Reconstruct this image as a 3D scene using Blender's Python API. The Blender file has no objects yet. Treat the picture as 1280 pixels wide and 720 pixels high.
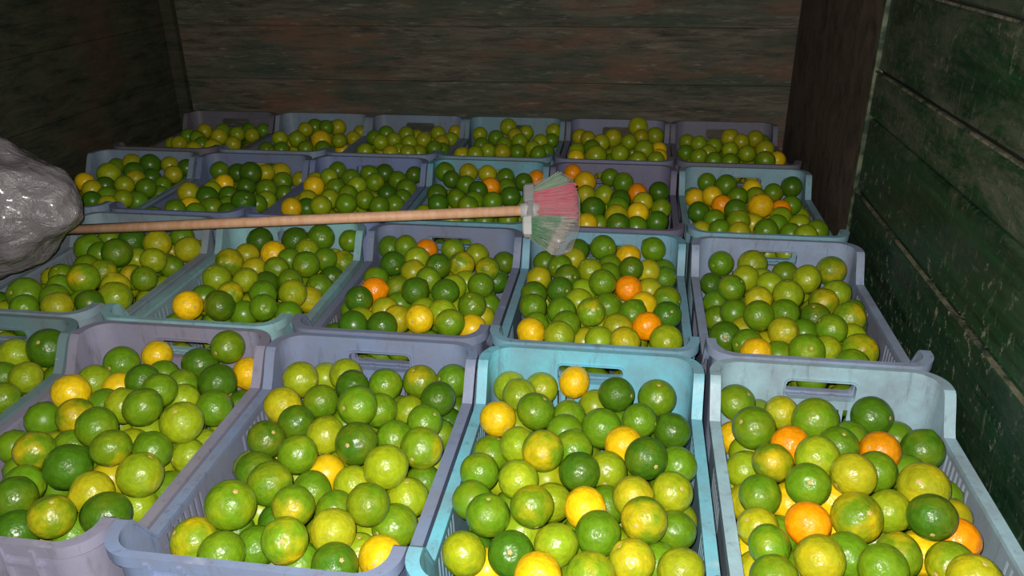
import bpy, bmesh, math, random
import numpy as np
from mathutils import Vector, Matrix, Quaternion

random.seed(7); RNG = np.random.default_rng(7)
SC = bpy.context.scene
COL = SC.collection
H = 0.30                      # height of a crate's end rim above the floor

# ------------------------------------------------------------------ camera
CX, CY, CZ, YAW, PITCH, ROLL, FPX = -.5195, -1.1849, .6645 + H, .1518, .4326, -.0130, 995.08
FW = np.array([-math.sin(YAW)*math.cos(PITCH), math.cos(YAW)*math.cos(PITCH), -math.sin(PITCH)])
_rt = np.array([math.cos(YAW), math.sin(YAW), 0.]); _up = np.cross(_rt, FW)
RT = _rt*math.cos(ROLL) + _up*math.sin(ROLL); UP = -_rt*math.sin(ROLL) + _up*math.cos(ROLL)
CAM = np.array([CX, CY, CZ])
cam_d = bpy.data.cameras.new('camera'); cam = bpy.data.objects.new('camera', cam_d); COL.objects.link(cam)
cam_d.sensor_width = 36; cam_d.lens = 36*FPX/1280; cam_d.clip_start = .02
m = Matrix.Identity(4)
for r in range(3):
    m[r][0], m[r][1], m[r][2], m[r][3] = RT[r], UP[r], -FW[r], CAM[r]
cam.matrix_world = m
SC.camera = cam

# ------------------------------------------------------------------ light: night, a phone flash beside the lens
w = bpy.data.worlds.new('night'); SC.world = w; w.use_nodes = True
w.node_tree.nodes['Background'].inputs[0].default_value = (.75, .85, 1, 1)
w.node_tree.nodes['Background'].inputs[1].default_value = .012
ld = bpy.data.lights.new('phone_flash_offscreen', 'POINT'); ld.energy = 88; ld.color = (1, .965, .90); ld.shadow_soft_size = .006
lo = bpy.data.objects.new('phone_flash_offscreen', ld); COL.objects.link(lo)
lo.location = Vector(CAM - RT*.014 + UP*.016)
SC.view_settings.view_transform = 'Standard'; SC.view_settings.look = 'None'
SC.view_settings.gamma = 1; SC.view_settings.use_curve_mapping = False
SC.view_settings.exposure = 0.0

# ------------------------------------------------------------------ helpers
def ray(u, v):
    return FW + RT*((u-640)/FPX) - UP*((v-360)/FPX)
def atz(u, v, z):
    d = ray(u, v); return CAM + d*((z-CZ)/d[2])
def lin(c):
    return tuple(((x/255)/12.92 if x/255 <= .04045 else ((x/255+.055)/1.055)**2.4) for x in c)
def tag(o, label=None, cat=None, group=None, kind=None):
    if label: o['label'] = label
    if cat: o['category'] = cat
    if group: o['group'] = group
    if kind: o['kind'] = kind
    return o
def link(name, data, parent=None):
    o = bpy.data.objects.new(name, data); COL.objects.link(o); o.parent = parent; return o
def mesh(name, vs, fs, mat, smooth=False):
    me = bpy.data.meshes.new(name); me.from_pydata([tuple(map(float, v)) for v in vs], [], fs)
    if mat: me.materials.append(mat)
    if smooth: me.polygons.foreach_set('use_smooth', [True]*len(me.polygons))
    me.update(); return me
class MB:
    def __init__(s): s.v = []; s.f = []
    def add(s, vs, fs):
        n = len(s.v); s.v += list(vs); s.f += [tuple(i+n for i in f) for f in fs]
    def box(s, x0, x1, y0, y1, z0, z1):
        s.add([(x, y, z) for z in (z0, z1) for y in (y0, y1) for x in (x0, x1)],
              [(0,2,3,1), (4,5,7,6), (0,1,5,4), (2,6,7,3), (0,4,6,2), (1,3,7,5)])
    def tube(s, pts, rad, n=8, cap=True):
        pts = [Vector(p) for p in pts]; rings = []
        if not isinstance(rad, (list, tuple)): rad = [rad]*len(pts)
        vs = []
        for i, p in enumerate(pts):
            t = (pts[min(i+1, len(pts)-1)] - pts[max(i-1, 0)]).normalized()
            a = t.orthogonal().normalized() if i == 0 else (a - t*a.dot(t)).normalized()
            b = t.cross(a)
            for k in range(n):
                q = 2*math.pi*k/n; vs.append(p + (a*math.cos(q) + b*math.sin(q))*rad[i])
        fs = [(i*n+k, i*n+(k+1) % n, (i+1)*n+(k+1) % n, (i+1)*n+k) for i in range(len(pts)-1) for k in range(n)]
        if cap: fs += [tuple(range(n))[::-1], tuple((len(pts)-1)*n+k for k in range(n))]
        s.add(vs, fs)
    def mesh(s, name, mat, smooth=False): return mesh(name, s.v, s.f, mat, smooth)
    def build(s, name, mat, parent=None, smooth=False): return link(name, s.mesh(name, mat, smooth), parent)

# ------------------------------------------------------------------ materials
class NT:
    def __init__(s, name):
        s.m = bpy.data.materials.new(name); s.m.use_nodes = True; s.t = s.m.node_tree
        s.b = s.t.nodes['Principled BSDF']; s.out = s.t.nodes['Material Output']
    def n(s, typ, **kw):
        x = s.t.nodes.new(typ)
        for k, v in kw.items():
            if k in x.inputs.keys() or isinstance(k, int): pass
            setattr(x, k, v)
        return x
    def l(s, a, b): s.t.links.new(a, b)
    def noise(s, vec, scale, detail=4, rough=.55, dist=0):
        x = s.n('ShaderNodeTexNoise'); x.inputs['Scale'].default_value = scale; x.inputs['Detail'].default_value = detail
        x.inputs['Roughness'].default_value = rough; x.inputs['Distortion'].default_value = dist
        if vec is not None: s.l(vec, x.inputs['Vector'])
        return x.outputs['Fac']
    def ramp(s, fac, stops):
        x = s.n('ShaderNodeValToRGB'); e = x.color_ramp.elements
        for i, (p, c) in enumerate(stops):
            el = e[i] if i < 2 else e.new(p)
            el.position = p; el.color = (c, c, c, 1) if not isinstance(c, tuple) else (*c, 1)
        s.l(fac, x.inputs[0]); return x.outputs[0]
    def mix(s, fac, a, b, mode='MIX'):
        x = s.n('ShaderNodeMix', data_type='RGBA', blend_type=mode)
        for sock, val in ((x.inputs[0], fac), (x.inputs[6], a), (x.inputs[7], b)):
            if isinstance(val, (int, float)): sock.default_value = val
            elif isinstance(val, tuple): sock.default_value = (*val, 1)
            else: s.l(val, sock)
        return x.outputs[2]
    def math(s, op, a, b=0., clamp=False):
        x = s.n('ShaderNodeMath', operation=op); x.use_clamp = clamp
        for i, val in enumerate((a, b)):
            if isinstance(val, (int, float)): x.inputs[i].default_value = val
            else: s.l(val, x.inputs[i])
        return x.outputs[0]
    def map(s, vec, scale=(1,1,1), loc=(0,0,0)):
        x = s.n('ShaderNodeMapping'); x.inputs['Scale'].default_value = scale; x.inputs['Location'].default_value = loc
        s.l(vec, x.inputs['Vector']); return x.outputs[0]
    def bump(s, h, strength, dist):
        x = s.n('ShaderNodeBump'); x.inputs['Strength'].default_value = strength; x.inputs['Distance'].default_value = dist
        s.l(h, x.inputs['Height']); s.l(x.outputs[0], s.b.inputs['Normal'])
    def base(s, c, rough=None):
        if isinstance(c, tuple): s.b.inputs['Base Color'].default_value = (*c, 1)
        else: s.l(c, s.b.inputs['Base Color'])
        if rough is not None:
            if isinstance(rough, (int, float)): s.b.inputs['Roughness'].default_value = rough
            else: s.l(rough, s.b.inputs['Roughness'])
    def obj(s): return s.n('ShaderNodeTexCoord').outputs['Object']
    def pos(s): return s.n('ShaderNodeNewGeometry').outputs['Position']

def lime_material(name, stuff):
    t = NT(name)
    if stuff:
        a = t.n('ShaderNodeAttribute'); a.attribute_name = 'Col'; col, al = a.outputs['Color'], a.outputs['Alpha']
        vec = t.map(t.pos(), (32, 32, 32))
    else:
        a = t.n('ShaderNodeObjectInfo'); col, al = a.outputs['Color'], a.outputs['Alpha']
        o = t.obj(); ad = t.n('ShaderNodeVectorMath', operation='ADD'); t.l(o, ad.inputs[0])
        mu = t.n('ShaderNodeMath', operation='MULTIPLY'); t.l(a.outputs['Random'], mu.inputs[0]); mu.inputs[1].default_value = 37
        t.l(mu.outputs[0], ad.inputs[1]); vec = ad.outputs[0]
    big = t.noise(vec, .75, 3, .5)
    patch = t.ramp(big, [(.44, 0.), (.74, 1.)])
    patch = t.math('MULTIPLY', patch, al)
    c = t.mix(patch, col, lin((222, 186, 20)))
    mott = t.ramp(t.noise(vec, 2.6, 4, .6), [(.35, .86), (.65, 1.10)])
    c = t.mix(1., c, mott, 'MULTIPLY')
    fleck = t.ramp(t.noise(vec, 7, 3, .7), [(.70, 0.), (.80, .55)])
    c = t.mix(fleck, c, lin((150, 140, 70)))
    t.base(c, t.ramp(t.noise(vec, 3, 2), [(.3, .27), (.7, .42)]))
    t.b.inputs['Specular IOR Level'].default_value = .5
    t.b.inputs['Subsurface Weight'].default_value = .0
    v = t.n('ShaderNodeTexVoronoi'); v.inputs['Scale'].default_value = 17; t.l(vec, v.inputs['Vector'])
    hgt = t.math('ADD', t.ramp(v.outputs['Distance'], [(.0, 0.), (.35, 1.)]), t.math('MULTIPLY', t.noise(vec, 2.2, 2), 2.))
    t.bump(hgt, .15, .02 if not stuff else .0007)
    return t.m

def crate_material():
    t = NT('crate_plastic'); oi = t.n('ShaderNodeObjectInfo'); col = oi.outputs['Color']
    p = t.pos()
    d = t.ramp(t.noise(p, 8, 7, .72), [(.40, 0.), (.62, 1.)])
    grey = t.mix(.55, col, lin((128, 120, 128)))
    c = t.mix(t.math('MULTIPLY', d, .85), col, grey)
    st = t.ramp(t.noise(t.map(p, (60, 60, 9)), 1, 4, .7), [(.56, 0.), (.78, .6)])
    c = t.mix(st, c, lin((92, 86, 88)))
    sc = t.ramp(t.noise(t.map(p, (14, 14, 120), (3, 1, 0)), 1, 3, .6), [(.68, 0.), (.76, .35)])
    c = t.mix(sc, c, lin((205, 205, 210)))
    t.base(c, t.ramp(t.noise(p, 20, 3), [(.3, .36), (.7, .55)]))
    t.bump(t.noise(p, 160, 3), .12, .002)
    return t.m

def wall_material(name, kind):
    t = NT(name); p = t.pos(); oi = t.n('ShaderNodeObjectInfo'); rnd = oi.outputs['Random']
    if kind == 'back':
        off = t.n('ShaderNodeCombineXYZ'); mu = t.math('MULTIPLY', rnd, 9.); t.l(mu, off.inputs[0]); t.l(mu, off.inputs[2])
        ad = t.n('ShaderNodeVectorMath', operation='ADD'); t.l(p, ad.inputs[0]); t.l(off.outputs[0], ad.inputs[1]); q = ad.outputs[0]
        grain = t.noise(t.map(q, (5, 3, 46)), 1, 9, .78, .4)
        base = t.mix(t.ramp(grain, [(.36, 0.), (.60, 1.)]), lin((40, 40, 33)), lin((116, 106, 92)))
        green = t.ramp(t.noise(t.map(q, (1.6, 1, 6)), 1.4, 5, .6), [(.42, 0.), (.62, 1.)])
        base = t.mix(t.math('MULTIPLY', green, .7), base, lin((56, 76, 60)))
        red = t.ramp(t.noise(t.map(p, (1.5, 1, 5.5), (4, 2, 1.3)), 1.5, 6, .7), [(.49, 0.), (.63, 1.)])
        base = t.mix(t.math('MULTIPLY', red, .75), base, lin((122, 86, 68)))
        pale = t.ramp(t.noise(t.map(q, (10, 3, 80), (1, 5, 2)), 1, 7, .78), [(.56, 0.), (.68, .7)])
        base = t.mix(pale, base, lin((150, 140, 122)))
        t.base(base, .7); t.bump(grain, .5, .006)
    elif kind == 'right':
        grain = t.noise(t.map(p, (3, 2.2, 34)), 1, 7, .7, .5)
        base = t.mix(t.ramp(grain, [(.4, 0.), (.65, 1.)]), lin((9, 40, 20)), lin((22, 68, 36)))
        worn = t.ramp(t.noise(t.map(p, (1, 2.2, 7), (2, 3, 1)), 1.6, 10, .82, .4), [(.44, 0.), (.58, 1.)])
        hi = t.n('ShaderNodeSeparateXYZ'); t.l(p, hi.inputs[0])
        band = t.math('MULTIPLY', worn, t.ramp(hi.outputs[2], [(.50, .22), (.545, 1.), (.64, 1.), (.70, .7)]))
        base = t.mix(band, base, lin((82, 86, 72)))
        sc = t.ramp(t.noise(t.map(p, (1, 60, 9), (0, 3, 1)), 1.2, 6, .75, .8), [(.59, 0.), (.66, .55)])
        msk = t.ramp(t.noise(t.map(p, (1, 3, 4), (5, 1, 2)), 1.5, 4, .6), [(.42, .15), (.57, 1.)])
        base = t.mix(t.math('MULTIPLY', sc, msk), base, lin((126, 132, 112)))
        fl = t.ramp(t.noise(t.map(p, (30, 40, 30)), 1.1, 8, .82), [(.565, 0.), (.61, .9)])
        low = t.ramp(hi.outputs[2], [(.30, .9), (.50, .3)])
        msk2 = t.ramp(t.noise(t.map(p, (1, 4, 6), (1, 7, 2)), 1.5, 4, .6), [(.40, .2), (.54, 1.)])
        base = t.mix(t.math('MULTIPLY', t.math('MULTIPLY', fl, low), msk2), base, lin((176, 170, 150)))
        t.base(base, t.ramp(grain, [(.3, .42), (.7, .62)])); t.bump(grain, .45, .005)
    elif kind == 'panel':
        grain = t.noise(t.map(p, (3, 12, 7)), 1.2, 8, .75, .5)
        base = t.mix(t.ramp(grain, [(.35, 0.), (.68, 1.)]), lin((52, 44, 38)), lin((112, 94, 80)))
        sc = t.ramp(t.noise(t.map(p, (1, 22, 16), (1, 1, 4)), 1, 5, .7), [(.66, 0.), (.74, .5)])
        base = t.mix(sc, base, lin((128, 112, 92)))
        t.base(base, .75); t.bump(grain, .4, .004)
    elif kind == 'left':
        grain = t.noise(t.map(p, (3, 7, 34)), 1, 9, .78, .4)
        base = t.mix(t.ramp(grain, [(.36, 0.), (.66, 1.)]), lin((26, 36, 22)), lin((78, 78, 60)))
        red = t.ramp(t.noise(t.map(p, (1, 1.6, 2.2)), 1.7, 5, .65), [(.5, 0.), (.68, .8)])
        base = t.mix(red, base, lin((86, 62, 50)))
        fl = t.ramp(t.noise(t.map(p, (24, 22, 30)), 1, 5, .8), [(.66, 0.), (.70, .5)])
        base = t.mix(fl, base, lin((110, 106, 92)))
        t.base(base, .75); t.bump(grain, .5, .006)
    elif kind == 'floor':
        grain = t.noise(t.map(p, (12, 2, 1)), 1, 5)
        t.base(t.mix(grain, lin((30, 28, 24)), lin((70, 62, 52))), .8)
    elif kind == 'post':
        t.base(t.mix(t.noise(p, 14, 4), lin((8, 9, 7)), lin((26, 26, 20))), .7)
    elif kind == 'strip':
        t.base(t.mix(t.ramp(t.noise(p, 30, 5), [(.4, 0.), (.6, 1.)]), lin((30, 52, 34)), lin((104, 112, 88))), .5)
    elif kind == 'edge':
        t.base(t.mix(t.ramp(t.noise(t.map(p, (20, 20, 20)), 1, 5, .7), [(.4, 0.), (.6, 1.)]), lin((30, 46, 34)), lin((124, 118, 98))), .7)
    return t.m

M = dict(lime=lime_material('citrus_peel', False), heap=lime_material('citrus_peel_heap', True), crate=crate_material(),
         back=wall_material('worn_back_planks', 'back'), right=wall_material('green_painted_planks', 'right'),
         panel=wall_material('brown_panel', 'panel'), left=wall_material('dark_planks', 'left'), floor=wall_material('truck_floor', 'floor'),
         post=wall_material('dark_post', 'post'), strip=wall_material('green_strip', 'strip'), edge=wall_material('worn_edge', 'edge'))
def simple(name, c, rough=.5, **kw):
    t = NT(name); t.base(lin(c), rough)
    for k, v in kw.items(): t.b.inputs[k.replace('_', ' ')].default_value = v
    return t.m
_t = NT('stem_button'); _t.base(_t.mix(_t.noise(_t.obj(), 4, 4), lin((176, 140, 78)), lin((214, 186, 128))), .7); M['stem'] = _t.m
_t = NT('broom_wood'); _g = _t.noise(_t.map(_t.obj(), (70, 70, 3)), 1, 5, .6)
_t.base(_t.mix(_t.ramp(_g, [(.35, 0.), (.7, 1.)]), lin((222, 166, 130)), lin((240, 196, 162))), .55); M['wood'] = _t.m
M['cap'] = simple('white_plastic', (205, 205, 205), .35)
M['cap_grey'] = simple('grey_plastic', (150, 148, 150), .3)
M['red'] = simple('red_bristle', (205, 62, 96), .45)
M['green'] = simple('green_bristle', (34, 128, 76), .45)
M['pale_green'] = simple('pale_green_bristle', (120, 156, 128), .45)
M['pale'] = simple('pale_bristle', (168, 162, 152), .45)
_t = NT('clear_film'); _tr = _t.n('ShaderNodeBsdfTransparent'); _mx = _t.n('ShaderNodeMixShader')
_t.base(lin((200, 192, 188)), .25); _t.l(_tr.outputs[0], _mx.inputs[1]); _t.l(_t.b.outputs[0], _mx.inputs[2])
_t.l(_t.ramp(_t.noise(_t.obj(), 30, 4, .6), [(.35, .12), (.7, .32)]), _mx.inputs[0]); _t.l(_mx.outputs[0], _t.out.inputs[0]); M['film'] = _t.m
_t = NT('bag_plastic'); _o = _t.obj()
_t.base(_t.mix(_t.ramp(_t.noise(_o, 5, 5, .6), [(.35, 0.), (.7, 1.)]), lin((104, 97, 102)), lin((142, 135, 141))), .24)
_t.b.inputs['Coat Weight'].default_value = .6; _t.b.inputs['Coat Roughness'].default_value = .12
_h = _t.math('ADD', _t.noise(_t.map(_o, (1, 1.4, 1.8)), 14, 5, .6, 1.6), _t.math('MULTIPLY', _t.noise(_o, 46, 4, .6, 1.), .35))
_t.bump(_h, .55, .02); M['bag'] = _t.m

# ------------------------------------------------------------------ the truck box
XR, XL, YB, YF, TOP = .032, -2.292, 1.775, -1.9, 2.0
b = MB(); b.box(XL-.1, XR+.1, YF, YB+.1, -.06, 0); tag(b.build('floor', M['floor']), kind='structure')
b = MB(); b.box(XL-.1, XR+.1, YB+.02, YB+.06, 0, TOP); wb = tag(b.build('wall_back', M['post']), 'dark worn plank wall behind the last row of crates', kind='structure')
b = MB(); b.box(XR+.02, XR+.06, YF, YB+.02, 0, TOP); wr = tag(b.build('wall_right', M['post']), 'green painted plank side wall with pale scratches', kind='structure')
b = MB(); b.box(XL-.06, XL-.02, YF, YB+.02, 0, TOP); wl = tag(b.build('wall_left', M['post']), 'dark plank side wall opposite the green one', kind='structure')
def plank(par, mat, x0, x1, y0, y1, z0, z1, bev=.004):
    bm = bmesh.new(); bmesh.ops.create_cube(bm, size=1)
    for v in bm.verts: v.co = Vector((x0+(v.co.x+.5)*(x1-x0), y0+(v.co.y+.5)*(y1-y0), z0+(v.co.z+.5)*(z1-z0)))
    bmesh.ops.bevel(bm, geom=bm.edges[:], offset=bev, segments=1, affect='EDGES')
    me = bpy.data.meshes.new('plank'); bm.to_mesh(me); bm.free(); me.materials.append(mat)
    return link('plank', me, par)
zj = [0, .225, .42, .617, .815, 1.02, 1.24, 1.47, 1.72, TOP]
for i in range(len(zj)-1):
    dy = (.002, 0, .0015, .0025, .001)[i % 5]
    plank(wb, M['back'], XL, XR, YB+dy, YB+.02, zj[i]+.0003, zj[i+1]-.0003, .0012)
zj = [0, .17, .357, .535, .640, .822, 1.0, 1.2, 1.42, 1.7, TOP]
YD = .80
for i in range(len(zj)-1):
    dx = (.003, 0, .004, .001, .005)[i % 5]
    plank(wr, M['right'], XR+dx, XR+.02, YF, YD-.012, zj[i]+.003, zj[i+1]-.003, .005)
for z0, z1 in ((0, 1.0), (1.004, TOP)):
    o = plank(wr, M['panel'], XR+.003, XR+.02, YD+.012, YB, z0+.002, z1-.002); o.name = 'panel'
for z, th in ((.357, .0022), (.640, .002), (.822, .0022)):      # rubbed pale arrises of the boards
    b = MB(); b.box(XR-.002, XR+.004, YF, YD-.014, z-th, z+th); b.build('plank_edge', M['edge'], wr)
zj = [0, .2, .41, .62, .83, 1.05, 1.28, 1.52, 1.76, TOP]
for i in range(len(zj)-1):
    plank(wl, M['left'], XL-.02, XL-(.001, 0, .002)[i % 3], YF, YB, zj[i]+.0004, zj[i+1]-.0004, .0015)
b = MB(); b.box(XR-.004, XR+.006, YD-.011, YD-.003, 0, TOP); b.box(XR-.001, XR+.018, YD-.003, YD+.011, 0, TOP)
tag(b.build('trim_1', M['strip']), 'green metal strip standing between side planks and brown panel', kind='structure')
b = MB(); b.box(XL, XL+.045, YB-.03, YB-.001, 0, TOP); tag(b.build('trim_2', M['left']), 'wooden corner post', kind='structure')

# ------------------------------------------------------------------ plastic crates
WW, LL, RC, WRAP, HS, TH = .346, .547, .042, .094, H-.0595, .004
LEVEL = .056                                  # the end rim stays level this far back along the side
def taper(v):
    k = 1 - .035*(1-min(v[2], H)/H); return (v[0]*k, v[1]*k, v[2])
def rim_z(x, y):                              # the end rim runs level round the corner, then slopes down to the side rim
    k = (LL/2-LEVEL-abs(y))/(WRAP-LEVEL); k = max(0, min(1, k)); k = k*k*(3-2*k)*.35+k*.65
    return H-(H-HS)*k
def sheet(path, zs, cell, sloped=False):
    """wall of thickness TH over a plan path [(x, y, nx, ny)] and heights zs; cell(i, j) -> 1 full, 0 open, 'a'..'d' a corner cut"""
    n, k = len(path), len(zs); vs = []
    for off in (0, -TH):
        for j in range(k):
            for (x, y, nx, ny) in path:
                z = zs[j]; zb = H-.0602
                if sloped and z > zb: z = zb+(z-zb)*(rim_z(x, y)-zb)/(H-zb)
                vs.append(taper((x+nx*off, y+ny*off, z)))
    fs = []; cnt = {}
    for i in range(n-1):
        for j in range(k-1):
            c = cell(i, j)
            if not c: continue
            q = [j*n+i, j*n+i+1, (j+1)*n+i+1, (j+1)*n+i]
            if c in ('a', 'b', 'c', 'd'): q.pop('abcd'.index(c))
            fs.append(tuple(q)); fs.append(tuple(x+n*k for x in q[::-1]))
            for e in zip(q, q[1:]+q[:1]):
                if (e[1], e[0]) in cnt: del cnt[(e[1], e[0])]
                else: cnt[e] = 1
    for (p, q) in cnt: fs.append((q, p, p+n*k, q+n*k))
    return vs, fs
def end_path(cols):
    SL = [(WW/2, LL/2-RC-(WRAP-RC)*k/9, 1, 0) for k in range(10)]
    P = [(-x, y, -1, 0) for (x, y, _, _) in SL[::-1]]
    for a in range(1, 12):
        t = math.pi*(1-a/24); P.append((-WW/2+RC+RC*math.cos(t), LL/2-RC+RC*math.sin(t), math.cos(t), math.sin(t)))
    n0 = len(P)
    P += [(x, LL/2, 0, 1) for x in cols]
    n1 = len(P)
    for a in range(1, 12):
        t = math.pi/2*(1-a/12); P.append((WW/2-RC+RC*math.cos(t), LL/2-RC+RC*math.sin(t), math.cos(t), math.sin(t)))
    P += SL
    return P, n0
def sweep(path, n0, n1, z0, z1, sloped=False):
    vs = []; fs = []
    for (x, y, nx, ny) in path:
        kk = .45+.55*abs(nx)                   # the lip is wider along the sides
        for (o, z) in ((n0, z0), (n1, z0), (n1, z1), (n0, z1)):
            o = o*kk if o > 0 else o
            if sloped: z = z-H+rim_z(x, y)
            vs.append(taper((x+nx*o, y+ny*o, z)))
    n = len(path)
    for i in range(n-1):
        for k in range(4): fs.append((i*4+k, (i+1)*4+k, (i+1)*4+(k+1) % 4, i*4+(k+1) % 4))
    fs += [(0, 1, 2, 3), tuple((n-1)*4+k for k in (3, 2, 1, 0))]
    return vs, fs
PIT = .007
cols = [-.122 + (PIT*k) for k in range(0)] or [-(WW/2-RC)] + [k*PIT for k in range(-17, 18)] + [WW/2-RC]
EP, EN0 = end_path(cols)
EZ = [0, .03, .125, .15, H-.078, H-.060, H-.052, H-.034, H-.026, H]
def end_cell(i, j):
    k = i - EN0 - 1 - 17                       # column from k*PIT to (k+1)*PIT
    on = EN0+1 <= i < EN0+1+34
    if on and j in (5, 6, 7) and -8 <= k < 8:
        if j == 6: return 0
        if j == 5: return 'c' and ('d' if False else {-8: 'c', 7: 'd'}.get(k, 0))
        return {-8: 'b', 7: 'a'}.get(k, 0)
    if on and j in (1, 3) and k % 2 == 0: return 0
    return 1
MESH = {}
v, f = sheet(EP, EZ, end_cell, True); mb = MB(); mb.add(v, f); MESH['end_wall'] = mb.mesh('end_wall', M['crate'])
# outside ribs of the end wall
mb = MB()
for x in (-.112, -.07, .07, .112): mb.box(x-.003, x+.003, LL/2-.001, LL/2+.008, .02, H-.006)
for x in (-.024, .024): mb.box(x-.003, x+.003, LL/2-.001, LL/2+.008, .02, H-.064)
MESH['rib'] = mb.mesh('upright_rib', M['crate'])
mb = MB()
for z in (.05, .1, .15, H-.068, H-.03):
    if z == H-.03:
        for s in (-1, 1): mb.box(min(s*.075, s*.12), max(s*.075, s*.12), LL/2-.001, LL/2+.0075, z-.0025, z+.0025)
    else: mb.box(-.122, .122, LL/2-.001, LL/2+.0075, z-.0025, z+.0025)
for vtx in (MESH['rib'],):
    for q in vtx.vertices: q.co = taper(q.co)
mb.v = [taper(q) for q in mb.v]
MESH['crossrib'] = mb.mesh('cross_rib', M['crate'])
mb = MB()
mb.add(*sweep(EP, -TH-.0018, .011, H-.006, H+.001, True)); mb.add(*sweep(EP, .008, .011, H-.016, H-.005, True))
MESH['end_rim'] = mb.mesh('end_rim', M['crate'])
mb = MB(); pts = []                           # rounded lip around the hand hole
hx, hz, hr, zc = .056, .017, .008, H-.043
for (sx, sz, a0) in ((1, 1, 0), (-1, 1, 90), (-1, -1, 180), (1, -1, 270)):
    for a in (0, 45, 90):
        t = math.radians(a0+a); pts.append(Vector((sx*(hx-hr)+hr*math.cos(t), 0, zc+sz*(hz-hr)+hr*math.sin(t))))
ring = []
for p in pts:
    cdir = (p - Vector((0, 0, zc))); cdir = Vector((math.copysign(1, p.x)*.6, 0, math.copysign(1, p.z-zc)*.6))
    for (e, y) in ((-.0005, LL/2-.008), (.0028, LL/2-.008), (.0028, LL/2+.004), (-.0005, LL/2+.004)):
        ring.append(taper(p + cdir.normalized()*e + Vector((0, y, 0))))
n = len(pts); mb.add(ring, [(i*4+k, ((i+1) % n)*4+k, ((i+1) % n)*4+(k+1) % 4, i*4+(k+1) % 4) for i in range(n) for k in range(4)])
MESH['hand_hole_lip'] = mb.mesh('hand_hole_lip', M['crate'])
NS = 24; ys = [k*PIT for k in range(-NS, NS+1)]; SY = LL/2-WRAP
ys = [-SY] + ys + [SY] if ys[-1] < SY else ys
SP = [(WW/2, y, 1, 0) for y in ys]
SZ = [0, .02, .09, .11, HS-.016, HS]
def side_cell(i, j):
    yc = (ys[i]+ys[i+1])/2
    if i in (0, len(ys)-2): return 1
    if j == 1 and i % 2: return 0
    if j == 3 and i % 2 and abs(yc) > .062: return 0
    return 1
v, f = sheet(SP, SZ, side_cell); mb = MB(); mb.add(v, f); MESH['side_wall'] = mb.mesh('side_wall', M['crate'])
mb = MB(); SPe = [(WW/2, -SY, 1, 0), (WW/2, SY, 1, 0)]
mb.add(*sweep(SPe, -TH-.0018, .011, HS-.006, HS+.001)); mb.add(*sweep(SPe, .0085, .011, HS-.016, HS-.005))
MESH['side_rim'] = mb.mesh('side_rim', M['crate'])
mb = MB(); mb.box(-.158, .158, -.245, .245, 0, .006)
for k in range(-3, 4): mb.box(k*.045-.003, k*.045+.003, -.24, .24, .005, .012)
MESH['base'] = mb.mesh('base', M['crate'])
for k in ('end_wall', 'end_rim', 'hand_hole_lip'):
    MESH[k].polygons.foreach_set('use_smooth', [True]*len(MESH[k].polygons)); MESH[k].set_sharp_from_angle(angle=math.radians(28))

ROWY = {1: .005, 2: .572, 3: 1.150, 4: 1.738}     # rear rim of each row
COLX = {1: (-.190, -.567, -.938, -1.309, -1.682, -2.068), 2: (-.187, -.567, -.938, -1.318, -1.702, -2.088),
        3: (-.190, -.564, -.935, -1.306, -1.678, -2.056), 4: (-.194, -.566, -.938, -1.306, -1.674, -2.048)}
ORD = {1: 'first', 2: 'second', 3: 'third', 4: 'fourth', 5: 'fifth', 6: 'sixth'}
BACK = {4: 'back row', 3: 'second row from back', 2: 'third row from back', 1: 'fourth row from back'}
TONE = {1: [((150,186,200),'pale blue'), ((108,190,212),'turquoise'), ((116,134,170),'slate blue'), ((132,130,154),'lavender grey'), ((96,128,134),'teal grey'), ((118,128,150),'grey blue')],
        2: [((140,158,188),'light blue'), ((112,166,190),'turquoise grey'), ((112,126,158),'slate grey'), ((132,182,188),'aqua'), ((128,150,162),'pale grey'), ((120,136,146),'grey')],
        3: [((122,166,182),'teal grey'), ((104,102,134),'purple grey'), ((98,164,184),'teal'), ((112,130,180),'slate blue'), ((106,124,164),'blue grey'), ((124,148,172),'pale blue')],
        4: [((106,104,124),'dusky purple'), ((116,122,154),'grey violet'), ((110,150,166),'dull teal'), ((120,140,166),'dull blue'), ((128,150,172),'pale blue'), ((96,92,104),'dark grey')]}
YCEN = lambda r: ROWY[r] - LL/2 - .005
CRATES = {}
def build_crate(r, c):
    (rgb, word) = TONE[r][c-1]; rgb = tuple(min(255, 14+.98*x) for x in rgb)
    root = bpy.data.objects.new('plastic_crate', None); COL.objects.link(root); root.empty_display_size = .05
    jx, jy, ja = 0., RNG.uniform(-.0015, .0015), math.radians(RNG.uniform(-.12, .12))
    root.location = (COLX[r][c-1]+jx, YCEN(r)+jy, 0); root.rotation_euler = (0, 0, ja)
    tag(root, f'{word} crate of limes, {ORD[c]} from green wall, {BACK[r]}', 'crate', 'plastic crates packed in rows')
    col = (*lin(rgb), 1)
    dirty = (*[a*.5+b*.5 for a, b in zip(lin(rgb), lin((128, 126, 138)))], 1)
    def put(key, par, rot=0, cl=col):
        o = link(MESH[key].name.split('.')[0], MESH[key], par); o.color = cl
        if rot: o.rotation_euler = (0, 0, rot)
        return o
    put('base', root, 0, dirty)
    for rot in (0, math.pi):
        e = put('end_wall', root, rot); put('end_rim', e); put('hand_hole_lip', e); put('rib', e); put('crossrib', e)
        s = put('side_wall', root, rot, dirty); put('side_rim', s)
    CRATES[(r, c)] = root
for r in (4, 3, 2, 1):
    for c in range(1, 7): build_crate(r, c)
bpy.context.view_layer.update()

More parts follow.
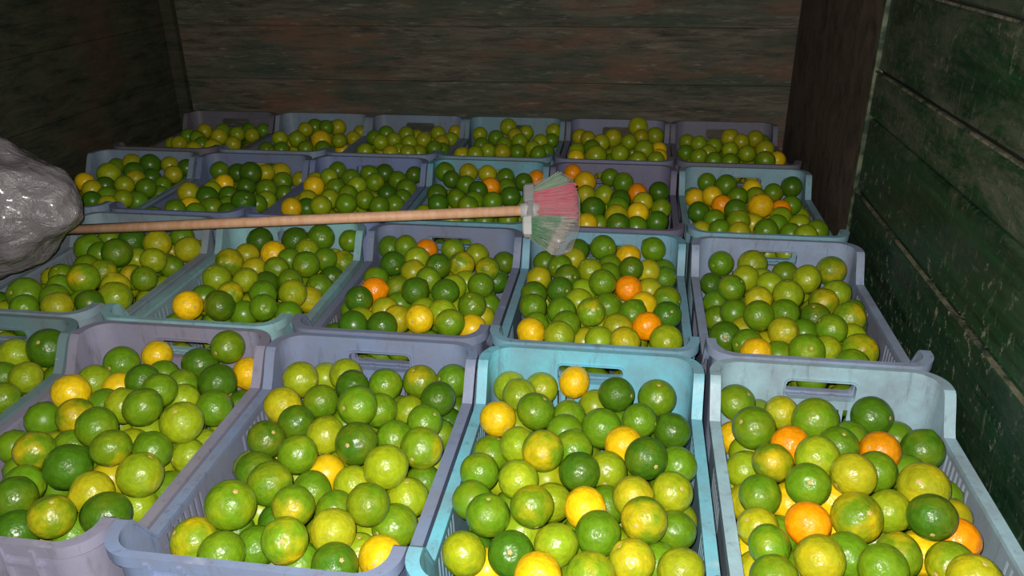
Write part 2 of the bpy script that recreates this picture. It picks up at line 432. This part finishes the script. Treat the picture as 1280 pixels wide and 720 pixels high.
# ------------------------------------------------------------------ the limes, read crate by crate from views of the photograph
# view: (left, top, scale); fruit: x y radius tone [x y of its stem end].  d dark, g green, l light, m mottled, y yellowish, Y yellow, o orange
VIEW = dict(A=(0,370,4), B=(0,540,4), C=(200,400,4), D=(200,540,4), E=(500,400,4), F=(420,540,4), G=(600,440,4), H=(600,540,4), I=(860,450,4),
            J=(860,540,4), K=(960,540,4), L=(0,250,4), M=(180,260,4), N=(400,260,4), O=(600,270,4), P=(850,290,4), Q=(80,170,4), S=(360,160,4),
            T=(680,140,4), U=(820,180,4), V=(200,120,5.3333), X=(420,120,5.3333))
FRUIT = {
(1,5): {'A': '80 296 85 l;255 298 103 d 255 258;20 405 60 g;152 420 84 l;310 430 72 g;375 345 50 g;155 518 98 g;15 515 60 g;75 635 80 l;15 600 50 l;280 390 50 y;0 690 70 l'},
(1,4): {'A': '610 340 90 g 585 358;775 305 78 Y;490 430 90 l;362 485 95 Y;985 348 95 d;1160 290 83 g 1125 315;1260 358 85 Y 1190 395;840 395 55 g;710 420 85 d;780 485 88 g;910 450 65 g;930 520 75 l;1085 440 100 d;1090 562 95 g 1005 588;1225 530 90 d;380 615 98 m 405 585;520 545 65 g;625 545 75 l;705 590 103 g;905 645 108 l 905 575;490 660 105 g;590 465 45 Y;740 690 40 l;1150 650 50 l',
        'B': '180 105 95 m;345 70 70 g;345 195 118 d;540 95 92 m;660 50 55 l;760 95 85 g;930 135 82 l 885 135;1050 75 95 l;690 235 115 l;815 190 60 l;900 290 115 g;550 230 55 y;130 260 100 g;75 340 112 d 60 430;455 340 115 y 385 360;255 425 112 m 288 335;540 415 125 d;390 490 60 g;690 370 60 l;90 490 90 d'},
(1,3): {'C': '705 298 92 l 785 300;825 290 50 l;930 275 85 l;615 428 95 y;960 330 85 d;1125 325 78 g;805 410 85 g;990 430 105 g 930 430;675 520 95 d;1110 470 70 g;535 595 82 d;830 590 90 l;980 625 112 d 950 615;690 675 100 g;1185 590 85 g',
        'E': '98 310 88 m;290 310 85 g 225 295;187 403 92 d;45 455 72 l;280 430 40 d;110 520 65 g;255 520 75 d;125 640 110 m 88 680;220 590 80 g;10 580 55 g',
        'D': '480 200 90 d;550 275 112 g;345 375 125 g 395 285;665 370 108 m;775 310 98 g;935 265 78 l;860 165 58 g;1125 180 112 l;1030 370 110 g;825 210 45 Y;520 440 65 d;180 540 125 m 105 475;335 530 45 l;410 490 60 g;490 410 50 l;455 575 105 g;625 545 118 m;860 510 118 y;305 625 112 g;700 655 85 g;870 670 115 d;1000 610 85 l;1130 630 115 Y 1115 625;1050 525 60 l;880 390 60 g',
        'F': '380 330 115 l 385 230;330 480 120 g;470 250 65 g;540 180 40 l'},
(1,2): {'G': '150 175 80 l;200 215 78 l;330 180 80 l;90 335 92 Y;283 300 100 g;490 170 82 Y;450 330 90 g;570 250 40 l;675 215 83 d 740 215;595 385 108 g 665 400;885 230 98 g 885 152;795 345 90 g 875 355;960 395 88 d;710 470 72 Y;465 485 72 g;320 500 107 m 315 505;185 470 75 l;832 540 112 d 870 565;990 565 85 g;490 615 100 d 530 695;640 600 98 l;180 380 30 l;430 400 40 g;60 510 92 g',
        'H': '195 240 102 l;-5 205 95 g -70 270;255 375 100 m 275 455;360 345 72 l;45 415 115 g 50 305;525 385 100 Y 600 375;640 355 75 g;760 330 100 y;960 320 100 l;820 440 120 m;585 510 112 g;375 565 115 l 400 690;155 610 105 d;965 500 98 g;205 500 75 l;330 230 40 l;750 650 120 y;555 720 110 m;290 720 110 Y 370 700;1000 690 105 y;900 660 70 g;1030 440 50 g',
        'F': '645 610 118 l;755 690 40 Y;680 340 50 g'},
(1,1): {'I': '205 220 95 g 258 165;335 360 110 g;470 265 88 y 375 220;645 310 115 g 680 355;915 295 105 d 978 290;1165 460 110 d;185 380 82 Y;510 425 82 o;330 255 45 g;650 490 112 l;800 385 72 g;770 430 65 g;955 465 105 o;825 580 115 y;950 560 85 g;215 545 105 l;425 535 105 m;600 625 112 g;1165 640 125 y 1095 590;1030 385 45 g;1080 550 40 g;300 480 45 l;460 450 40 Y',
        'J': '375 360 110 g;250 460 105 y;210 340 70 y;520 360 90 Y;720 340 70 Y;605 470 110 o;840 445 130 m 850 390;1000 395 105 l;1220 440 118 d;410 575 112 g;225 600 75 Y;440 500 60 g;660 640 125 y;250 690 85 y;430 730 120 g;975 690 132 g;1050 620 110 m;1180 600 75 Y;790 610 65 g;750 530 40 Y;570 690 55 g;170 270 45 l',
        'K': '915 665 115 m;1030 740 130 y;780 660 40 l;940 545 40 o'},
(2,6): {'L': '305 245 65 g;165 330 80 y;30 410 65 l;10 490 60 g'},
(2,5): {'L': '450 245 75 g;555 195 55 g;675 210 75 d;500 270 50 g;583 272 75 d;790 235 72 y;880 240 35 y;945 215 60 g;955 275 70 y;755 315 65 l;1075 220 42 y;850 320 50 g;670 375 70 m;945 355 65 l;850 360 45 g;525 370 70 m;430 340 55 g;300 395 65 g;320 430 60 g;415 415 80 m 435 410;735 405 62 g;825 435 55 l;560 430 75 y;575 490 85 l;755 480 68 l;400 500 60 g;450 515 58 d;285 530 75 y;280 490 65 g;240 465 40 g;1060 280 45 g;130 475 90 g;680 295 35 l;120 540 70 g'},
(2,4): {'M': '580 165 70 d;768 160 68 d;885 165 68 g;645 232 67 Y;520 235 58 y;440 275 73 m 425 275;365 355 72 l;560 305 55 y;655 310 60 g;730 260 45 g;850 215 65 l;815 295 70 g;910 270 55 g;1045 195 58 g;1030 250 65 m;970 340 62 d;950 230 30 y;510 380 68 l;615 375 58 d;730 370 68 g;870 395 70 g;730 435 72 l;440 440 70 m;600 430 60 g;380 490 82 d;220 488 76 Y 275 495;595 498 70 g 630 510;855 455 72 y;495 525 45 g;725 530 50 g;300 450 45 g;520 470 35 l;680 525 35 g'},
(2,3): {'N': '360 190 62 g;435 195 45 g;365 280 66 d;485 255 66 l;665 210 60 g;785 235 55 l;710 285 68 m 680 265;590 290 65 d;830 305 62 m 828 295;940 275 55 d;915 365 60 d;465 325 50 y;545 360 60 g;275 420 62 o;205 470 68 d 220 450;385 405 60 g;475 430 68 d;610 440 72 d;670 400 58 l;795 390 65 g;730 375 30 l;290 360 50 g;760 490 72 g 750 440;875 490 55 g;405 470 45 g;315 515 50 y;390 555 68 y 415 560;495 555 62 Y;610 525 70 l;650 575 72 g;205 560 45 l;170 585 55 d;310 590 65 d;270 520 35 o;820 550 45 y;760 600 50 Y;660 505 30 l;530 500 30 l;515 200 25 o'},
(2,2): {'O': '608 165 65 g;740 195 65 Y;868 178 60 g;540 160 30 d;470 210 45 y;325 235 58 g;400 255 60 g 362 258;545 275 65 l 505 235;650 255 48 g;755 265 63 d;840 280 50 y;935 245 55 g;942 312 62 g;445 310 65 d 480 310;295 315 58 y;270 390 58 d;403 370 68 d;610 335 70 g;745 365 67 o;850 375 48 y;265 455 70 g;925 420 75 g 990 430;500 430 55 l;640 455 60 g;555 490 75 m 585 470;405 480 70 g;765 490 65 g;935 495 73 d;815 445 40 Y;820 550 72 o;690 560 65 y;430 545 75 g;255 580 65 Y;395 600 80 l;530 610 50 y;605 625 50 l;720 630 72 y;930 625 85 l 920 630;280 550 60 g;520 375 40 l;640 290 50 g;600 560 30 l'},
(2,1): {'P': '205 157 65 g;362 165 75 l;330 230 55 l;125 260 63 d;258 280 70 g 300 245;755 195 77 m;635 235 75 l;520 210 50 g;450 265 55 l;540 315 78 l;780 310 65 l;715 355 75 m;390 340 70 y;145 355 70 g;150 425 72 g;275 410 55 g;400 430 80 g;540 415 65 g;670 425 72 d;845 435 85 m;510 510 80 y 535 495;225 530 85 d 205 520;750 495 75 g;630 500 50 g;345 565 65 g;380 605 75 Y;330 495 45 y;425 545 45 y;630 600 92 g 625 575;740 595 70 l;890 600 95 m 870 580;490 610 50 g;860 660 65 g;160 580 45 g;405 240 30 l;850 525 25 l'},
(3,6): {'Q': '105 230 45 Y;225 190 62 l;275 150 38 g;362 135 48 y;460 140 53 d;350 180 52 d;545 145 30 y;635 175 47 d;545 200 47 y;445 215 50 d;400 265 55 g;305 245 42 l;145 268 42 y;205 250 45 d;215 300 50 g;305 315 50 l;505 290 50 g;385 325 55 g;220 345 38 y;145 325 45 d;605 240 50 g;490 250 40 g;360 215 40 y'},
(3,5): {'Q': '780 175 50 g;625 285 58 y;800 240 50 Y;870 185 50 d;935 185 57 d;1010 185 40 y;1080 180 52 y;1095 230 50 g;750 275 50 l;720 310 58 d;910 255 50 d;1015 275 55 g;1120 290 50 g;1185 220 40 y;740 360 58 g;630 355 42 Y;560 370 52 g;895 330 62 d;820 300 45 d;1030 320 45 l;1055 350 45 d;820 340 40 g;820 385 50 d;660 385 40 g;970 340 40 g'},
(3,4): {'S': '255 208 44 g;130 292 55 Y 105 280;65 258 40 y;195 250 38 l;240 300 50 g;315 250 48 g;345 290 45 l;440 278 50 m;410 230 40 g;480 225 50 d;558 265 50 g;625 235 45 d;610 305 55 g;500 335 45 d;385 360 45 g;300 335 45 g;290 380 55 g;165 390 55 l;455 390 48 g;555 380 42 g;20 400 50 Y;100 360 40 y;210 355 35 l;580 350 40 g;90 400 40 d'},
(3,3): {'S': '797 215 48 g;910 222 47 y;815 255 46 d;1005 230 47 y;1085 245 45 g;1015 295 42 o;1180 270 48 d;1240 250 33 o;890 285 42 g;745 330 52 d;950 315 53 d;850 355 48 g;1110 345 55 d;1090 300 45 g;935 365 45 g;750 380 45 d;1020 370 40 g;815 465 50 y;980 465 55 g;1100 460 50 g;890 460 35 g;900 390 50 g'},
(3,2): {'T': '145 300 43 o;205 352 58 Y;395 355 55 g;468 405 42 o;575 400 55 d;300 415 48 l;380 440 55 d;245 485 65 d;495 450 52 y;470 505 56 Y 465 520;360 520 60 y;585 485 45 g;370 565 62 d;565 550 58 d;215 560 45 Y;330 325 35 g;210 415 40 y;280 560 30 g;370 475 55 g;460 575 40 g'},
(3,1): {'T': '735 375 45 g;790 370 35 g;735 430 52 Y;840 420 48 Y;910 365 55 g;1040 385 50 Y;1145 405 50 g;1235 370 52 d;750 500 57 d;970 425 45 g;890 465 35 o;1055 425 45 g;960 490 60 d;1095 475 65 Y;850 540 52 g;970 550 60 m;1230 470 55 g;1190 530 55 l;1165 570 55 g;1050 560 40 y;975 605 60 y;1110 595 65 g;775 595 55 y;880 590 40 g', 'U': '715 405 45 l;800 435 55 g;745 460 50 l;620 330 30 o;675 450 35 g'},
(4,2): {'T': '470 70 50 y;568 120 46 l;180 125 43 y;220 135 38 y;345 130 48 y;285 155 46 y;425 150 42 l;485 125 35 y;240 180 45 g;500 190 52 l;380 210 48 l;260 220 55 l;165 195 40 l;575 190 35 Y;575 225 35 Y;470 240 35 l;560 240 40 l;160 230 35 Y'},
(4,1): {'T': '715 150 36 l;775 160 36 l;930 130 48 y;1055 135 45 y;1130 150 38 g;850 170 43 l;700 205 38 g;930 190 43 l;820 205 35 l;775 225 40 l;1015 210 40 l;1105 190 50 y;1105 245 52 g;930 250 40 g;850 245 40 g;1175 240 20 Y;985 150 30 y'},
(4,6): {'V': '130 320 48 y;190 270 40 g;300 235 35 y;250 285 55 g;400 275 58 y;280 325 45 g;350 345 62 y;230 355 50 y;515 255 50 l;595 235 35 g;690 235 50 g;500 320 50 y;600 320 50 d;715 330 55 g;640 355 50 g;620 280 40 y;420 235 35 g'},
(4,5): {'V': '800 285 52 l;915 290 58 l;1035 205 55 g;1110 210 45 g;1185 210 57 y;970 225 45 y;1075 295 70 Y;1200 300 52 l;970 350 55 g;810 360 40 g;1085 350 45 g', 'X': '30 305 45 l;130 285 52 y;180 240 30 y;60 360 35 Y'},
(4,4): {'X': '300 310 50 l;335 250 40 g;385 295 45 l;470 255 45 l;490 315 48 l;585 295 52 y;680 250 48 l;780 290 48 l;810 240 38 y;655 350 48 g;705 315 38 y;195 370 45 l;365 385 45 y;475 380 50 l;255 280 35 g;735 360 35 g;420 370 35 l;550 380 35 l'},
(4,3): {'X': '960 255 45 l;1065 280 50 g;1150 205 58 l;1195 265 50 y;1120 325 48 g;1010 370 52 l;1225 305 48 l;1110 375 42 y;930 390 45 l;840 395 40 y;1205 375 48 g;970 330 50 g', 'S': '1190 25 36 l;1260 70 32 l;1250 130 38 g;1225 105 34 l', 'T': '55 95 40 l;45 145 36 g;20 200 36 g'},
(1,6): {}}
TINT = dict(d=((70,112,16), .06), g=((98,138,18), .12), l=((142,164,22), .2), m=((112,142,18), .8), y=((164,166,24), .45), Y=((230,190,18), .2), o=((246,150,4), .0))
WORD = dict(d='dark green', g='green', l='light green', m='mottled green', y='yellowish green', Y='ripe yellow', o='bright ripe')

# the broom (placed first so that the fruit keeps clear of its stick)
PB = atz(690, 318, H+.026); PT = atz(703, 217, H+.165); PJ = atz(657, 263, H+.102)
PE = atz(92, 287, H+.046); PE = PE + (PE-PJ)*.045

def heap(t, s):                                  # height of the fruit centres below the end rim
    return H - .045 + .038*np.clip(t/.45, 0, 1)**.8 - .045*np.abs(s)**3
IX, IY = WW/2-TH-.001, LL/2-TH-.001
def seg_dist(P, a, b):
    ab = b-a; t = np.clip(((P-a)@ab)/(ab@ab), 0, 1); q = a+t[:, None]*ab; d = P-q; return d, np.linalg.norm(d, axis=1)
LIMES = []; FILL = []
for key in sorted(FRUIT):
    r_, c_ = key; cxr, cyr = COLX[r_][c_-1], YCEN(r_)
    rec = []
    for vw, txt in FRUIT[key].items():
        x0, y0, sc = VIEW[vw]
        for item in txt.split(';'):
            q = item.split(); fl = [float(x) for k, x in enumerate(q) if k != 3]
            rec.append((x0+fl[0]/sc, y0+fl[1]/sc, fl[2]/sc, q[3], (x0+fl[3]/sc, y0+fl[4]/sc) if len(fl) > 3 else None))
    N = len(rec)
    if N:
        D = np.array([ray(q[0], q[1]) for q in rec]); Dn = D/np.linalg.norm(D, axis=1)[:, None]
        P = np.array([atz(q[0], q[1], H-.02) for q in rec])
        for it in range(6):
            t = (cyr+LL/2-P[:, 1])/LL; s = (P[:, 0]-cxr)/(WW/2)
            zt = heap(np.clip(t, 0, 1), np.clip(s, -1, 1))
            P = CAM + D*((zt-CZ)/D[:, 2])[:, None]
        dep = (P-CAM)@FW; px = np.array([q[2] for q in rec])
        rad = px*dep/FPX; q = rad/.0315
        deep = q < .86
        P = P + Dn*np.where(deep, (1-q)*.085, 0)[:, None]
        rad = np.where(deep, .0285, np.clip(rad, .0265, .0365))
        P0 = P.copy()
        for it in range(420):
            d = P[:, None]-P[None]; L = np.linalg.norm(d, axis=2)+np.eye(N)
            ov = np.maximum(rad[:, None]+rad[None]-L, 0)*(1-np.eye(N))
            dp = (P-CAM)@FW
            wgt = np.where(dp[:, None] > dp[None], .62, .30)      # the one behind gives way
            push = (d/L[..., None]*(ov*wgt)[..., None]).sum(1)
            P = P + push*.8
            if it < 330:
                off = P-P0; al = (off*Dn).sum(1)[:, None]*Dn
                P = P - (off-al)*.22 - al*.012
            bd, bl = seg_dist(P, np.array(PE), np.array(PJ)); o = np.maximum(rad+.0135-bl, 0); P = P + np.array([0, 0, -1])*o[:, None]*.6
            over = np.clip((P[:, 2]-HS)/.02, 0, 1)                # above the low side rim a fruit may lean out a little
            kx = 1-.035*(1-P[:, 2]/H); lim = IX*kx-rad*(1-.12*over)
            P[:, 0] = cxr+np.clip(P[:, 0]-cxr, -lim, lim)
            lim = IY*kx-rad; P[:, 1] = cyr+np.clip(P[:, 1]-cyr, -lim, lim)
        for k in range(N):
            LIMES.append(dict(p=P[k], r=rad[k], px=px[k], tone=rec[k][3], stem=rec[k][4], uv=rec[k][:2], key=key))
    else:
        P = np.zeros((0, 3)); rad = np.zeros(0)
    # fruit underneath
    top = -.034 if N else 0.
    AP = list(P); AR = list(rad)
    A = np.array(P).reshape(-1, 3); R_ = np.array(rad)
    td = (A-CAM); tdep = np.linalg.norm(td, axis=1)+1e-9; tdir = td/tdep[:, None]; tang = R_/tdep
    cand = []
    for j in range(7):
        z = .040+j*.0485
        for a in range(5):
            for b_ in range(9):
                cand.append((cxr-.128+a*.064+(j % 2)*.012-.006, cyr-.224+b_*.056+(j % 2)*.022-.011, z))
    cand = np.array(cand)+RNG.uniform(-.006, .006, (len(cand), 3))
    cand = np.concatenate([cand, np.stack([RNG.uniform(cxr-.14, cxr+.14, 1500), RNG.uniform(cyr-.228, cyr+.228, 1500), RNG.uniform(H-.13, H+.0, 1500)], 1)])
    ns = N; buf = np.zeros((N+700, 3)); br = np.zeros(N+700); buf[:N] = A; br[:N] = R_
    for k, q in enumerate(cand):
        t = (cyr+LL/2-q[1])/LL; s = (q[0]-cxr)/(WW/2)
        rr = RNG.uniform(.0275, .0315)
        lim_top = heap(min(max(t, 0), 1), min(max(s, -1), 1)) + (top if not (r_ == 1 and c_ <= 2 and q[1] < -.46) else -.004)
        if q[2] > lim_top: continue
        if abs(q[0]-cxr) > IX*.97-rr or abs(q[1]-cyr) > IY*.97-rr: continue
        dd = np.linalg.norm(buf[:ns]-q, axis=1)
        if ns and (dd < (br[:ns]+rr)*(.985 if k < 315 else .95)).any(): continue
        if N:
            v_ = q-CAM; lv = np.linalg.norm(v_); an = np.arccos(np.clip(tdir@(v_/lv), -1, 1))
            if ((an < tang+.55*rr/lv) & (tdep > lv+.0)).any(): continue
        buf[ns] = q; br[ns] = rr; ns += 1
        FILL.append((q, rr, 'gglmldgllg'[RNG.integers(10)] if r_ < 4 else 'llyglyglly'[RNG.integers(10)], q[2] > lim_top-.075))

# ---- shapes
def lime_shape(sub, seed, oblate, nip, neck=0.):
    bm = bmesh.new(); bmesh.ops.create_icosphere(bm, subdivisions=sub, radius=1)
    rg = random.Random(seed); lob = [(Vector((rg.gauss(0,1), rg.gauss(0,1), rg.gauss(0,1))).normalized(), rg.uniform(-.025, .02)) for _ in range(5)]
    for v in bm.verts:
        n = v.co.normalized(); k = 1.
        for (a, s) in lob: k += s*max(0, n.dot(a))**3
        co = n*k*.985; co.z *= oblate
        lat = math.acos(max(-1, min(1, -n.z)))
        co.z -= nip*math.exp(-(lat/.24)**2)                       # blossom end nipple
        top = math.acos(max(-1, min(1, n.z)))
        co.z -= .05*math.exp(-(top/.16)**2) - .03*math.exp(-((top-.34)/.16)**2)
        co.z += neck*math.exp(-(top/.30)**2)
        v.co = co
    me = bpy.data.meshes.new('lime'); bm.to_mesh(me); bm.free()
    me.polygons.foreach_set('use_smooth', [True]*len(me.polygons)); me.materials.append(M['lime']); return me
SHAPES = [lime_shape(4, 11+i, ob, nip) for i, (ob, nip) in enumerate(((.95, .03), (.92, .015), (1.0, .07), (1.03, .10), (.97, .05), (.90, .02)))]
SHAPES += [lime_shape(4, 31, .96, .02, .16), lime_shape(4, 33, .93, .02, .10)]
mb = MB(); n = 10                                                 # the little star shaped stem button
vs = [(0, 0, .035)] + [(math.cos(2*math.pi*k/n)*(.12 if k % 2 else .075), math.sin(2*math.pi*k/n)*(.12 if k % 2 else .075), .012) for k in range(n)] \
     + [(math.cos(2*math.pi*k/n)*.11, math.sin(2*math.pi*k/n)*.11, -.05) for k in range(n)]
mb.add(vs, [(0, 1+k, 1+(k+1) % n) for k in range(n)] + [(1+k, 11+k, 11+(k+1) % n, 1+(k+1) % n) for k in range(n)])
STEM = mb.mesh('stem_button', M['stem'])
def tone_colour(tone, rg):
    c, a = TINT[tone]; j = rg.uniform(.86, 1.12)
    l = lin(c); hue = rg.uniform(-.10, .10)
    return (min(1, l[0]*j*(1+hue)), min(1, l[1]*j), min(1, l[2]*j*(1-hue)), max(0, min(1, a+rg.uniform(-.12, .12))) if a > 0 else 0.)
rg = random.Random(3)
def orient(L):
    if L.get('stem'):
        u, v = L['uv']; dx = (L['stem'][0]-u)/L['px']; dy = (L['stem'][1]-v)/L['px']; k = math.hypot(dx, dy)
        if k > .9: dx, dy, k = dx*.9/k, dy*.9/k, .9
        d = Vector(RT*dx - UP*dy - FW*math.sqrt(1-k*k))
    else:
        d = Vector((rg.gauss(0, 1), rg.gauss(0, 1), rg.gauss(0, 1))).normalized()
    q = Vector((0, 0, 1)).rotation_difference(d.normalized())
    return q @ Quaternion((0, 0, 1), rg.uniform(0, 6.28))
order = sorted(range(len(LIMES)), key=lambda i: -LIMES[i]['px'])
single = set(order[:300]) | {i for i, L in enumerate(LIMES) if L['tone'] == 'o' and L['px'] > 8}
for i, L in enumerate(LIMES):
    L['q'] = orient(L); L['col'] = tone_colour(L['tone'], rg)
    if i not in single: continue
    r_, c_ = L['key']; org = L['tone'] == 'o'
    o = link('orange' if org else 'lime', SHAPES[rg.randrange(6, 8) if L['stem'] and L['tone'] in 'mYyl' else rg.randrange(6)])
    o.location = Vector(L['p']); o.rotation_mode = 'QUATERNION'; o.rotation_quaternion = L['q']; o.scale = (L['r'],)*3
    o.color = L['col']
    t = (YCEN(r_)+LL/2-L['p'][1])/LL; sx = (L['p'][0]-COLX[r_][c_-1])/IX
    zi = 0 if t < .34 else 1 if t < .67 else 2; si = 0 if sx > .3 else 1 if sx > -.3 else 2
    zone = (('back green-side corner', 'back end', 'back far-side corner'), ('green-side edge', 'centre', 'far-side edge'),
            ('open green-side corner', 'open end', 'open far-side corner'))[zi][si]
    tag(o, f"{WORD[L['tone']]} {'orange' if org else 'lime'}, {zone} of {TONE[r_][c_-1][1]} crate, {BACK[r_]}", 'orange' if org else 'lime',
        'oranges among the limes' if org else 'limes heaped in the crates')
    s = link('stem_button', STEM, o); s.location = (0, 0, SHAPES[0].vertices[0].co.z*0 + max(v.co.z for v in o.data.vertices if abs(v.co.x) < .13 and abs(v.co.y) < .13)-.012); s.color = o.color

# ---- all other fruit: one heap
def unit(sub):
    bm = bmesh.new(); bmesh.ops.create_icosphere(bm, subdivisions=sub, radius=1)
    v = np.array([q.co for q in bm.verts]); f = np.array([[x.index for x in p.verts] for p in bm.faces]); bm.free(); return v, f
U3, U2, U1 = unit(3), unit(2), unit(1)
V = []; F = []; CC = []; off = 0
def add_heap(p, r, col, q, u):
    global off
    v, f = u; R3 = np.array(q.to_matrix()); z = v[:, 2]
    vv = v.copy(); vv[:, 2] = vv[:, 2]*.96 - .05*np.exp(-((z+1)/.06)**2)
    V.append((vv*(r*.985))@R3.T + p); F.append(f+off); off += len(v); CC.append(np.tile(col, (len(v), 1)))
for i, L in enumerate(LIMES):
    if i not in single: add_heap(L['p'], L['r'], L['col'], L['q'], U3)
for (p, r, tone, vis) in FILL:
    q = Quaternion((rg.gauss(0,1), rg.gauss(0,1), rg.gauss(0,1), rg.gauss(0,1))).normalized()
    add_heap(p, r, tone_colour(tone, rg), q, U2 if vis else U1)
V = np.concatenate(V); F = np.concatenate(F); CC = np.concatenate(CC)
me = bpy.data.meshes.new('limes'); me.vertices.add(len(V)); me.vertices.foreach_set('co', V.astype(np.float32).ravel())
me.loops.add(F.size); me.loops.foreach_set('vertex_index', F.astype(np.int32).ravel())
me.polygons.add(len(F)); me.polygons.foreach_set('loop_start', np.arange(0, F.size, 3, dtype=np.int32))
me.update(); me.validate()
me.polygons.foreach_set('use_smooth', np.ones(len(F), dtype=bool))
at = me.attributes.new('Col', 'FLOAT_COLOR', 'POINT'); at.data.foreach_set('color', CC.astype(np.float32).ravel())
me.materials.append(M['heap'])
tag(link('heaped_limes', me), 'green and yellow limes filling the crates beneath and behind the front ones', 'limes', kind='stuff')

# ------------------------------------------------------------------ broom
broom = bpy.data.objects.new('broom', None); COL.objects.link(broom); broom.location = Vector(PJ)
tag(broom, 'broom with pale wooden stick and red and green bristles lying across the crates', 'broom')
bpy.context.view_layer.update()
PJv = Vector(PJ); ax = (PJv-Vector(PE)).normalized()
wv = Vector(PT-PB); wv = (wv-ax*wv.dot(ax)).normalized(); nv = ax.cross(wv).normalized()
def fan(u, v):                                   # point of the fan's plane, in (along, across)
    d = Vector(ray(u, v)); k = (PJv-Vector(CAM)).dot(nv)/d.dot(nv); q = Vector(CAM)+d*k-PJv
    return q.dot(ax), q.dot(wv)
def loc(a, w_, n_=0.): return ax*a + wv*w_ + nv*n_
mb = MB(); mb.tube([Vector(PE)-PJv, loc(-.5, 0), loc(.03, 0)], .0112, 16); mb.build('stick', M['wood'], broom, True)
mb = MB(); mb.tube([loc(-.010, 0), loc(.018, 0), loc(.03, 0)], [.0165, .0175, .014], 16); mb.build('socket', M['cap'], broom, True)
def cap(u0, v0, u1, v1, du, name, mat):
    a0, w0 = fan(u0, v0); a1, w1 = fan(u1, v1); L_ = fan(u0+du, v0)[0]-a0
    bm = MB(); vs = []; n = 12; th = .017
    for a_off, k in ((0, .86), (.15*L_, 1.), (L_, 1.05)):
        for s in range(n):
            q = 2*math.pi*s/n; cw = math.copysign(abs(math.cos(q))**.5, math.cos(q)); cn = math.copysign(abs(math.sin(q))**.5, math.sin(q))
            vs.append(loc((a0+a1)/2+a_off, (w0+w1)/2+abs(w1-w0)/2*k*cw, th*k*cn))
    bm.add(vs, [(i*n+s, i*n+(s+1) % n, (i+1)*n+(s+1) % n, (i+1)*n+s) for i in range(2) for s in range(n)] + [tuple(range(n))[::-1], tuple(2*n+s for s in range(n))])
    return bm.build(name, mat, broom)
cap(655, 232, 655, 256, 13, 'head_cap', M['cap_grey']); cap(654, 271, 654, 296, 11, 'head_cap', M['cap'])
cap(659, 252, 659, 275, 8, 'head_block', M['cap_grey'])
def tuft(base, tip, mat, n, spread, name='bristle_tuft', rad=.0015):
    rg2 = random.Random(n+int(base[0][0])); bm = MB()
    (ba, bb), (ta, tb) = [fan(*base[0]), fan(*base[1])], [fan(*tip[0]), fan(*tip[1])]
    for k in range(n):
        s = rg2.random(); j = max(0, min(1, s+rg2.gauss(0, .07))); e = rg2.uniform(.86, 1.0)
        p0 = Vector((ba[0]+(bb[0]-ba[0])*s, ba[1]+(bb[1]-ba[1])*s)); p1 = Vector((ta[0]+(tb[0]-ta[0])*j, ta[1]+(tb[1]-ta[1])*j))
        n0 = rg2.uniform(-.012, .012); n1 = n0*1.3+rg2.gauss(0, spread)
        p1 = p0+(p1-p0)*e
        md = (p0+p1)/2
        bm.tube([loc(p0.x, p0.y, n0), loc(md.x, md.y, (n0*1.2+n1*.4)/1.5), loc(p1.x, p1.y, n1)], [rad, rad, rad*.7], 5)
    return bm.build(name, mat, broom)
tuft(((668, 237), (668, 243)), ((700, 218), (720, 230)), M['pale_green'], 110, .005)
tuft(((668, 242), (668, 268)), ((721, 232), (724, 272)), M['red'], 330, .005)
tuft(((664, 273), (664, 296)), ((706, 272), (686, 312)), M['green'], 320, .005)
tuft(((676, 274), (668, 297)), ((723, 274), (692, 318)), M['pale'], 190, .006, rad=.0009)
pts = [(664, 230), (700, 215), (715, 222), (725, 248), (725, 285), (714, 315), (697, 321), (676, 310), (662, 299)]
ring = [Vector(fan(*q)) for q in pts]; cen = sum(ring, Vector((0, 0)))/len(ring); n = len(ring); vs = []
for k, t_ in ((1., 0), (.93, .017), (.6, .024), (0, .026)):
    for q in ring:
        c2 = cen+(q-cen)*k; vs.append(loc(c2.x, c2.y, t_))
for k, t_ in ((.93, -.017), (.6, -.024), (0, -.026)):
    for q in ring:
        c2 = cen+(q-cen)*k; vs.append(loc(c2.x, c2.y, t_))
fs = []
for seq in ((0, 1, 2, 3), (0, 4, 5, 6)):
    for a_, b_ in zip(seq, seq[1:]): fs += [(a_*n+i, a_*n+(i+1) % n, b_*n+(i+1) % n, b_*n+i) for i in range(n)]
mb = MB(); mb.add(vs, fs); mb.build('plastic_wrap', M['film'], broom, True)['label'] = 'hazy clear plastic wrapped round the bristles'

# ------------------------------------------------------------------ filled plastic bag
bm = bmesh.new(); bmesh.ops.create_icosphere(bm, subdivisions=6, radius=1)
from mathutils import noise as mn
for v in bm.verts:
    n_ = v.co.normalized(); x, y, z = n_
    taper_ = 1 - .22*max(0, x)**2
    p = Vector((x*(.287 if x > 0 else .27), y*.160*taper_, z*.172*taper_))
    p.z += .03*max(0, -x)
    p.z = max(p.z, -.150)
    k = mn.turbulence(p*7, 3, False)*.022 + mn.ridged_multi_fractal(p*11, 1., 2., 4, 1., 2.)*.006
    v.co = p*(1+.0) + n_*(k-.02)
me = bpy.data.meshes.new('plastic_bag'); bm.to_mesh(me); bm.free(); me.materials.append(M['bag'])
me.polygons.foreach_set('use_smooth', [True]*len(me.polygons))
bag = link('plastic_bag', me); _d = ray(-58, 254); bag.location = Vector(CAM+_d*((.165-CY)/_d[1]))
tag(bag, 'bulging grey plastic bag with shiny wrinkles lying on limes beside the broom stick', 'bag')
